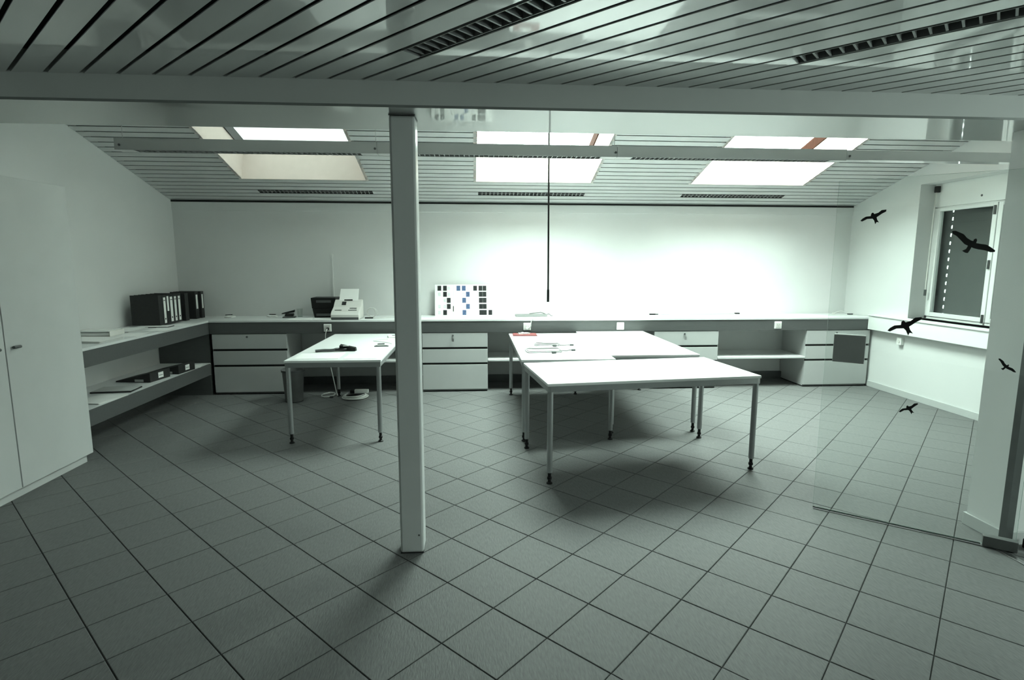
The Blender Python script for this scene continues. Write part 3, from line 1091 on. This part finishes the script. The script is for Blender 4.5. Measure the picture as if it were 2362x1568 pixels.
lying(-3.37, 5.80, -.12, 0, 'black file lying wedge-shaped on the low shelf, nearer the camera')
lying(-3.31, 6.20, -.08, 0, 'black file lying deeper in the corner of the low shelf')
sheet(-3.25, 4.95, .24, .33, ZS, -.12, 'stack of white papers at the near end of the low shelf', grp='papers on the low shelf', n=8)
sheet(-3.22, 6.50, .18, .22, ZS, .3, 'white sheet in the corner of the low shelf', grp='papers on the low shelf', n=2)
fo = thing('dark_folder', 'dark folder lying flat behind papers on the low shelf', 'folder', (-3.33, 5.30, ZS), .1)
MB().box(-.17, .17, -.11, .11, 0, .014).build('cover', 'binder_black', fo, 0.003)
MB().box(-.16, .165, -.105, .105, .014, .018).build('flap', 'paper_grey', fo)

# back counter, left to right
def pile(x, y, label, seed):
    rr = random.Random(seed)
    r = thing('crumpled_note', label, 'paper', (x, y, ZW), rr.uniform(0, 3), 'small litter on the back worktop')
    bm = bmesh.new()
    bmesh.ops.create_icosphere(bm, subdivisions=2, radius=.05)
    for v in bm.verts:
        k = rr.uniform(.75, 1.2)
        v.co = Vector((v.co.x * 1.5 * k, v.co.y * k, max(v.co.z, -.02) * .35 * k))
    zmin = min(v.co.z for v in bm.verts)
    for v in bm.verts:
        v.co.z -= zmin
    me = bpy.data.meshes.new('crumple')
    bm.to_mesh(me)
    bm.free()
    me.materials.append(MATS['paper'])
    o = bpy.data.objects.new('crumple', me)
    COL.objects.link(o)
    o.parent = r
    MB().box(-.05, .03, -.012, .012, .028, .036).build('clip', 'black_plastic', r, 0.002)


pile(-3.02, 7.08, 'crumpled white note with dark clip next to the corner files', 1)
pile(-2.52, 7.10, 'crumpled white note with dark clip left of the hole punch', 2)

hp = thing('hole_punch', 'black two-hole punch with raised lever on the back worktop', 'hole punch', (-2.28, 7.02, ZW), .15)
MB().box(-.075, .075, -.05, .05, 0, .014).build('base', 'dark_metal', hp, 0.003)
hm = MB()
hm.xprism([(-.035, .02), (.05, .02), (.045, .05), (-.03, .04)], -.05, .05)
hm.build('body', 'black_plastic', hp, 0.003)
lv = MB().hexa([(-.085, -.03, .045), (.06, -.03, .065), (.06, .03, .065), (-.085, .03, .045), (-.085, -.03, .056), (.065, -.035, .095), (.065, .035, .095), (-.085, .03, .056)])
lv.build('lever', 'black_plastic', hp, 0.003)
cupg = thing('drinking_glass', 'small clear glass behind the black hole punch', 'glass', (-2.19, 7.14, ZW))
MB().lathe([(.0, .002), (.030, .002), (.036, .10), (.034, .10), (.028, .006), (.0, .006)], 20).build('tumbler', 'glass', cupg, smooth=True)
MB().lathe([(0, 0), (.031, 0), (.031, .004), (0, .004)], 20).build('base', 'glass_edge', cupg, smooth=True)

pr = thing('black_printer', 'squat black printer with flared top left of the fax', 'printer', (-1.855, 7.10, ZW))
b = MB()
b.hexa([(-.115, -.11, 0), (.13, -.11, 0), (.13, .12, 0), (-.115, .12, 0), (-.135, -.115, .11), (.142, -.115, .11), (.142, .12, .11), (-.135, .12, .11)])
b.build('body', 'black_plastic', pr, 0.004)
b = MB()
b.hexa([(-.140, -.115, .112), (.147, -.115, .112), (.147, .12, .112), (-.140, .12, .112), (-.150, -.118, .245), (.152, -.118, .245), (.152, .12, .245), (-.150, .12, .245)])
b.build('lid', 'black_plastic', pr, 0.006)
MB().box(-.085, .095, -.1195, -.1165, .185, .215).build('paper_slot', 'dark_metal', pr, 0.001)
MB().box(-.09, .10, -.1165, -.111, .02, .05).build('front_tray', 'dark_metal', pr, 0.001)

fx = thing('fax_machine', 'pale fax machine with upright paper feed at the worktop edge', 'fax machine', (-1.535, 6.70, ZW))
MB().xprism([(0, .004), (.30, .004), (.30, .215), (.26, .225), (.215, .20), (.15, .145), (.03, .095), (.0, .06)], -.165, .165).build('body', 'ivory_plastic', fx, 0.006)
MB().xprism([(-.004, .0), (.02, .0), (.02, .035), (-.004, .03)], -.16, .16).build('front_lip', 'dark_metal', fx, 0.002)
tr_ = MB().hexa([(-.115, .235, .205), (.115, .235, .205), (.115, .242, .205), (-.115, .242, .205), (-.11, .33, .352), (.11, .33, .352), (.11, .337, .352), (-.11, .337, .352)])
tr_.build('paper_feed', 'paper', fx, 0.001)
kp = MB().hexa([(-.07, .17, .165), (-.02, .17, .165), (-.02, .21, .20), (-.07, .21, .20), (-.07, .167, .169), (-.02, .167, .169), (-.02, .207, .204), (-.07, .207, .204)])
kp.build('display', 'black_plastic', fx)
MB().hexa([(-.05, .228, .214), (.05, .228, .214), (.05, .235, .225), (-.05, .235, .225), (-.05, .224, .218), (.05, .224, .218), (.05, .231, .229), (-.05, .231, .229)]).build('feed_slot', 'black_plastic', fx)
for (xa, xb, ya) in ((-.13, -.05, .055), (.03, .13, .055), (.04, .12, .10)):
    za = .095 + (ya - .03) * .4167 + .001
    MB().hexa([(xa, ya, za), (xb, ya, za), (xb, ya + .012, za + .005), (xa, ya + .012, za + .005), (xa, ya - .001, za + .004), (xb, ya - .001, za + .004), (xb, ya + .011, za + .009), (xa, ya + .011, za + .009)]).build('key_strip', 'dark_metal', fx)
fc = thing('fax_cable', 'grey looped cable standing beside the fax', 'cable', (-1.27, 6.93, ZW))
lp = []
for i in range(60):
    w = i / 60 * 2 * math.pi * 2.4
    lp.append((.055 * math.cos(w) + .02 * i / 60, .015 * math.sin(w * .7) + i / 60 * .02, .066 + .058 * math.sin(w)))
MB().tube(lp, .004).build('coil', 'cable_white', fc, smooth=True)
MB().tube(spline([(-.05, -.06, .006), (.03, -.07, .006), (.10, -.05, .006), (.18, .0, .006), (.30, .06, .006), (.42, .05, .006)]), .005).build('run', 'cable_white', fc, smooth=True)
MB().box(-.06, .04, -.085, -.05, 0, .014).build('adapter', 'black_plastic', fc, 0.004)
sheet(-1.80, 6.78, .21, .18, ZW, .05, 'small stack of papers at the worktop edge before the printer', grp='papers on the back worktop', n=6)
sheet(-2.08, 6.80, .26, .18, ZW, .1, 'pale papers left of the printer on the back worktop', grp='papers on the back worktop', n=4)

wc = thing('wall_conduit', 'thin pale cable conduit rising on the back wall above the fax', 'conduit', (-1.795, YB - .005, 1.09))
MB().box(-.009, .009, -.009, .004, 0, .56).build('channel', 'wall_paint', wc, 0.002)
MB().box(-.014, .014, -.013, .004, .55, .585).build('end_box', 'wall_paint', wc, 0.002)

# photo contact board leaning on the wall
cbd = thing('contact_board', 'white folding board of small photo prints leaning on the back wall', 'photo board', (-.128, 7.155, ZW))
BWd, BHt = .745, .40
tilt = math.radians(9)
brd = MB().box(0, BWd, 0, .006, 0, BHt).build('board', 'paper', cbd, 0.001, loc=(-BWd / 2, 0, 0))
brd.rotation_euler = (-tilt, 0, 0)
sc_ = BWd / (865 - 272)
zr = {1: 262, 2: 325, 3: 388, 4: 452, 5: 515}
prints = [(318, 1, 'd'), (375, 1, 'd'), (512, 1, 'b'), (567, 1, 'b'), (683, 1, 'd'), (738, 1, 'd'), (779, 1, 'd'),
          (375, 2, 'd'), (608, 2, 'b'), (740, 2, 'd'), (779, 2, 'd'), (413, 3, 'd'), (570, 3, 'b'), (741, 3, 'd'), (780, 3, 'd'),
          (413, 4, 'd'), (609, 4, 'b'), (742, 4, 'd'), (781, 4, 'd'), (375, 5, 'd'), (572, 5, 'b'), (744, 5, 'd'), (782, 5, 'd'), (838, 5, 'd'),
          (414, 1, 'p'), (416, 2, 'p'), (318, 2, 'p'), (374, 3, 'p'), (373, 4, 'p'), (318, 5, 'p'), (610, 1, 'p'), (566, 2, 'p'), (612, 3, 'p'), (566, 4, 'p'), (615, 5, 'p'), (318, 4, 'p'), (684, 3, 'p'), (684, 5, 'p')]
for (cx, rr, kd) in prints:
    x = (cx - 272) * sc_
    z = BHt - (zr[rr] - 225) * sc_ * .985
    w, h = (.024, .032) if kd != 'p' else (.016, .022)
    MB().box(x - w, x + w, -.0012, -.0002, z - h, z + h).build('photo_print', {'d': 'dark_print', 'b': 'blue_print', 'p': 'pale_print'}[kd], brd)
MB().box((460 - 272) * sc_ - .005, (460 - 272) * sc_ + .005, -.004, -.0002, .055, .125).build('clip', 'black_plastic', brd)
MB().box((463 - 272) * sc_ - .0012, (463 - 272) * sc_ + .0012, -.001, -.0002, .0, BHt).build('fold_line', 'paper_grey', brd)
MB().box((640 - 272) * sc_ - .0012, (640 - 272) * sc_ + .0012, -.001, -.0002, .0, BHt).build('fold_line', 'paper_grey', brd)

kt = thing('pencil_tray', 'white shallow tray on the worktop behind the red card', 'tray', (.755, 7.02, ZW), .03)
m = MB()
m.box(-.23, .17, -.06, .06, 0, .006)
m.box(-.23, .17, -.06, -.054, .006, .028)
m.box(-.23, .17, .054, .06, .006, .028)
m.box(-.23, -.224, -.054, .054, .006, .028)
m.box(.164, .17, -.054, .054, .006, .028)
m.build('tray', 'tray_grey', kt, 0.003)
MB().tube([(-.05, .01, .035), (.10, .02, .05), (.15, .02, .032)], .006).build('strap', 'cable_grey', kt, smooth=True)
MB().tube(spline([(.17, 0, .02), (.2, .0, .03), (.23, .01, .006), (.25, .01, .005)]), .004).build('lead', 'dark_metal', kt, smooth=True)

pn = thing('marker_pen', 'dark marker pen lying on the worktop behind the joined tables', 'pen', (2.36, 7.14, ZW + .009))
MB().cyl((-.058, 0, 0), (.02, 0, 0), .009, n=12).build('barrel', 'black_plastic', pn, smooth=True)
MB().cyl((.021, 0, 0), (.06, 0, 0), .0088, .007, n=12).build('cap', 'dark_metal', pn, smooth=True)
rl = thing('long_ruler', 'long thin ruler lying near the back wall right of the pen', 'ruler', (3.0, 7.19, ZW), math.radians(3))
MB().box(-.53, .53, -.014, .014, 0, .004).build('blade', 'metal', rl, 0.001)
MB().box(.50, .56, -.018, .018, .0, .016).build('end_stop', 'black_plastic', rl, 0.003)
ad = thing('cable_plug', 'pale cable with small dark plugs in the right corner of the worktop', 'cable', (4.93, 7.12, ZW))
MB().tube(spline([(-.09, .02, .006), (-.04, .05, .02), (.01, .02, .04), (.05, -.02, .02), (.09, -.06, .008)]), .006).build('lead', 'cable_white', ad, smooth=True)
MB().box(.04, .11, -.075, -.05, .0, .016).build('plug', 'dark_metal', ad, 0.004)
MB().box(-.115, -.085, .005, .035, 0, .02).build('plug', 'ivory_plastic', ad, 0.004)

# ================================================================== THINGS ON THE TABLES
sheet(-1.385, 5.02, .38, .30, ZT, .02, 'large white sheet at the front left of the left table', grp='sheets on the left table', n=2)
sheet(-.995, 4.97, .29, .21, ZT, -.03, 'white sheet at the front right corner of the left table', grp='sheets on the left table', n=2)
bt = thing('hand_tool', 'black hand tool with looped grip lying across the left table', 'tool', (-1.30, 5.30, ZT), math.radians(8))
MB().tube(spline([(-.19, -.03, .012), (-.12, -.03, .016), (-.05, -.035, .016), (.02, -.02, .022)]), .013, 10).build('handle', 'dark_metal', bt, smooth=True)
m = MB()
ring = []
for i in range(25):
    w = 2 * math.pi * i / 24
    ring.append((.035 + .055 * math.cos(w), -.01 + .035 * math.sin(w), .02))
m.tube(ring, .010, 8)
m.build('loop', 'black_plastic', bt, smooth=True)
MB().hexa([(.02, .01, .0), (.17, -.045, .0), (.185, .0, .0), (.035, .07, .0), (.02, .01, .05), (.17, -.045, .035), (.18, .0, .035), (.03, .075, .06)]).build('head', 'black_plastic', bt, 0.006)
MB().box(.06, .11, -.02, .01, .046, .051).build('label_plate', 'paper_grey', bt)

ch = thing('charger', 'white charger with lead on the left table beside the column', 'charger', (-.93, 5.60, ZT), .1)
MB().box(-.06, .06, -.035, .035, 0, .018).build('cradle', 'white_plastic', ch, 0.005)
MB().box(-.04, .03, -.02, .02, .018, .026).build('button_field', 'dark_metal', ch, 0.003)
MB().box(-.07, .07, -.042, -.036, 0, .010).build('front_strip', 'dark_metal', ch, 0.002)
MB().tube(spline([(.06, 0, .01), (.10, .06, .01), (.06, .16, .008), (-.02, .25, .008), (-.10, .33, .008), (-.06, .42, .008), (.04, .45, .008)]), .004).build('lead', 'cable_white', ch, smooth=True)
gl_ = thing('spectacle_case', 'small white case with dark bits at the back of the left table', 'case', (-.90, 6.25, ZT), .3)
MB().box(-.07, .05, -.03, .03, 0, .022).build('case', 'white_plastic', gl_, 0.009)
MB().tube([(.03, .02, .028), (.10, .05, .03), (.14, .06, .01)], .006).build('clip', 'black_plastic', gl_, smooth=True)
MB().box(-.02, .01, -.022, .0, .022, .025).build('mark', 'dark_metal', gl_)

rd = thing('red_card', 'flat red card folder on the far corner of the joined tables', 'folder', (.585, 6.36, ZT), -.03)
MB().box(-.14, .14, -.09, .09, 0, .008).build('cover', 'red_card', rd, 0.002)
MB().box(-.135, .135, -.085, .085, .008, .014).build('upper_cover', 'red_card', rd, 0.002)
cl_ = thing('white_cloth', 'small white folded cloth lying on the red card', 'cloth', (.575, 6.37, ZT + .014), .2)
bm = bmesh.new()
bmesh.ops.create_grid(bm, x_segments=10, y_segments=6, size=.5)
for v in bm.verts:
    x, y_ = v.co.x, v.co.y
    v.co = Vector((x * .13, y_ * .07, .008 + .006 * math.sin(9 * x + 4 * y_) + .004 * math.cos(11 * y_)))
ex = bmesh.ops.extrude_face_region(bm, geom=bm.faces[:])
for v in [v for v in ex['geom'] if isinstance(v, bmesh.types.BMVert)]:
    v.co.z = 0.0
bmesh.ops.recalc_face_normals(bm, faces=bm.faces)
me = bpy.data.meshes.new('cloth')
bm.to_mesh(me)
bm.free()
me.materials.append(MATS['paper'])
o = bpy.data.objects.new('fabric', me)
COL.objects.link(o)
o.parent = cl_
MB().box(-.02, .045, -.038, -.036, .0, .01).build('hem', 'paper_grey', cl_)
pc = thing('steel_rule', 'thin pale steel rule lying before the red card', 'ruler', (.575, 6.02, ZT), -.04)
MB().box(-.155, .155, -.009, .009, 0, .002).build('blade', 'metal', pc)
MB().cyl((.14, 0, .002), (.14, 0, .0026), .004, n=10).build('hang_hole', 'black_plastic', pc)


def loom(x, y, rz, label, seed, L=.30, W=.12):
    rr = random.Random(seed)
    r = thing('cable_bundle', label, 'cable', (x, y, ZT), rz, 'white cable bundles on the joined tables')
    for k in range(2):
        pts = []
        for i in range(33):
            w = 2 * math.pi * i / 32
            a, b = math.cos(w), math.sin(w)
            pts.append(((L / 2 - .012 * k) * (abs(a) ** .6) * (1 if a > 0 else -1) + rr.uniform(-.003, .003), (W / 2 - .016 * k) * (abs(b) ** .6) * (1 if b > 0 else -1), .008 + .007 * k + .003 * math.sin(3 * w)))
        MB().tube(pts, .004).build('loop', 'cable_grey', r, smooth=True)
    MB().box(.06, .10, -W / 2 - .012, -W / 2 + .028, .0, .022).build('tie', 'dark_metal', r, 0.004)
    MB().tube(spline([(L / 2 - .02, -.02, .008), (L / 2 + .05, -.03, .008), (L / 2 + .08, .01, .008), (L / 2 + .11, .0, .008)]), .005).build('tail', 'cable_grey', r, smooth=True)
    MB().box(L / 2 + .10, L / 2 + .14, -.012, .012, 0, .018).build('plug', 'dark_metal', r, 0.004)


loom(.655, 5.18, .03, 'long flattened bundle of white cable nearest the front table', 3, .34, .26)
loom(.74, 5.56, -.18, 'smaller bundle of white cable behind the long bundle', 4, .26, .17)

# ================================================================== UNDER THE LEFT TABLE
bn = thing('waste_bin', 'dark grey waste bin between drawers and the left table', 'waste bin', (-2.055, 6.34, 0))
MB().lathe([(0, .004), (.095, .004), (.118, .355), (.123, .355), (.123, .365), (.114, .365), (.091, .010), (0, .010)], 28).build('bucket', 'bin_grey', bn, smooth=True)
MB().lathe([(.1235, .345), (.127, .345), (.127, .368), (.1235, .368)], 28).build('rim', 'dark_metal', bn, smooth=True)
MB().lathe([(0, 0), (.097, 0), (.097, .006), (0, .006)], 28).build('base_ring', 'black_plastic', bn, smooth=True)
cc = thing('cable_coil', 'white cable coiled on the floor under the left table', 'cable', (-1.40, 6.47, 0))
pts = []
for i in range(150):
    w = i / 30 * 2 * math.pi
    k = 1 - .06 * (i / 30)
    pts.append((.15 * k * math.cos(w), .17 * k * math.sin(w), .007 + .006 * (i / 30) + .004 * math.sin(w * 1.7)))
MB().tube(pts, .006).build('coil', 'cable_white', cc, smooth=True)
MB().box(-.02, .14, .06, .11, .032, .075).build('socket_strip', 'white_plastic', cc, 0.006)
MB().box(-.07, -.02, .05, .11, .032, .07).build('adapter', 'black_plastic', cc, 0.006)
c2 = thing('cable_loop', 'small white cable loop on the floor beside the table leg', 'cable', (-1.73, 6.56, 0))
pts = []
for i in range(70):
    w = i / 30 * 2 * math.pi
    pts.append((.075 * math.cos(w), .10 * math.sin(w), .007 + .005 * (i / 30)))
MB().tube(pts, .006).build('coil', 'cable_white', c2, smooth=True)
MB().box(.04, .08, -.11, -.07, .0, .02).build('plug', 'dark_metal', c2, 0.004)
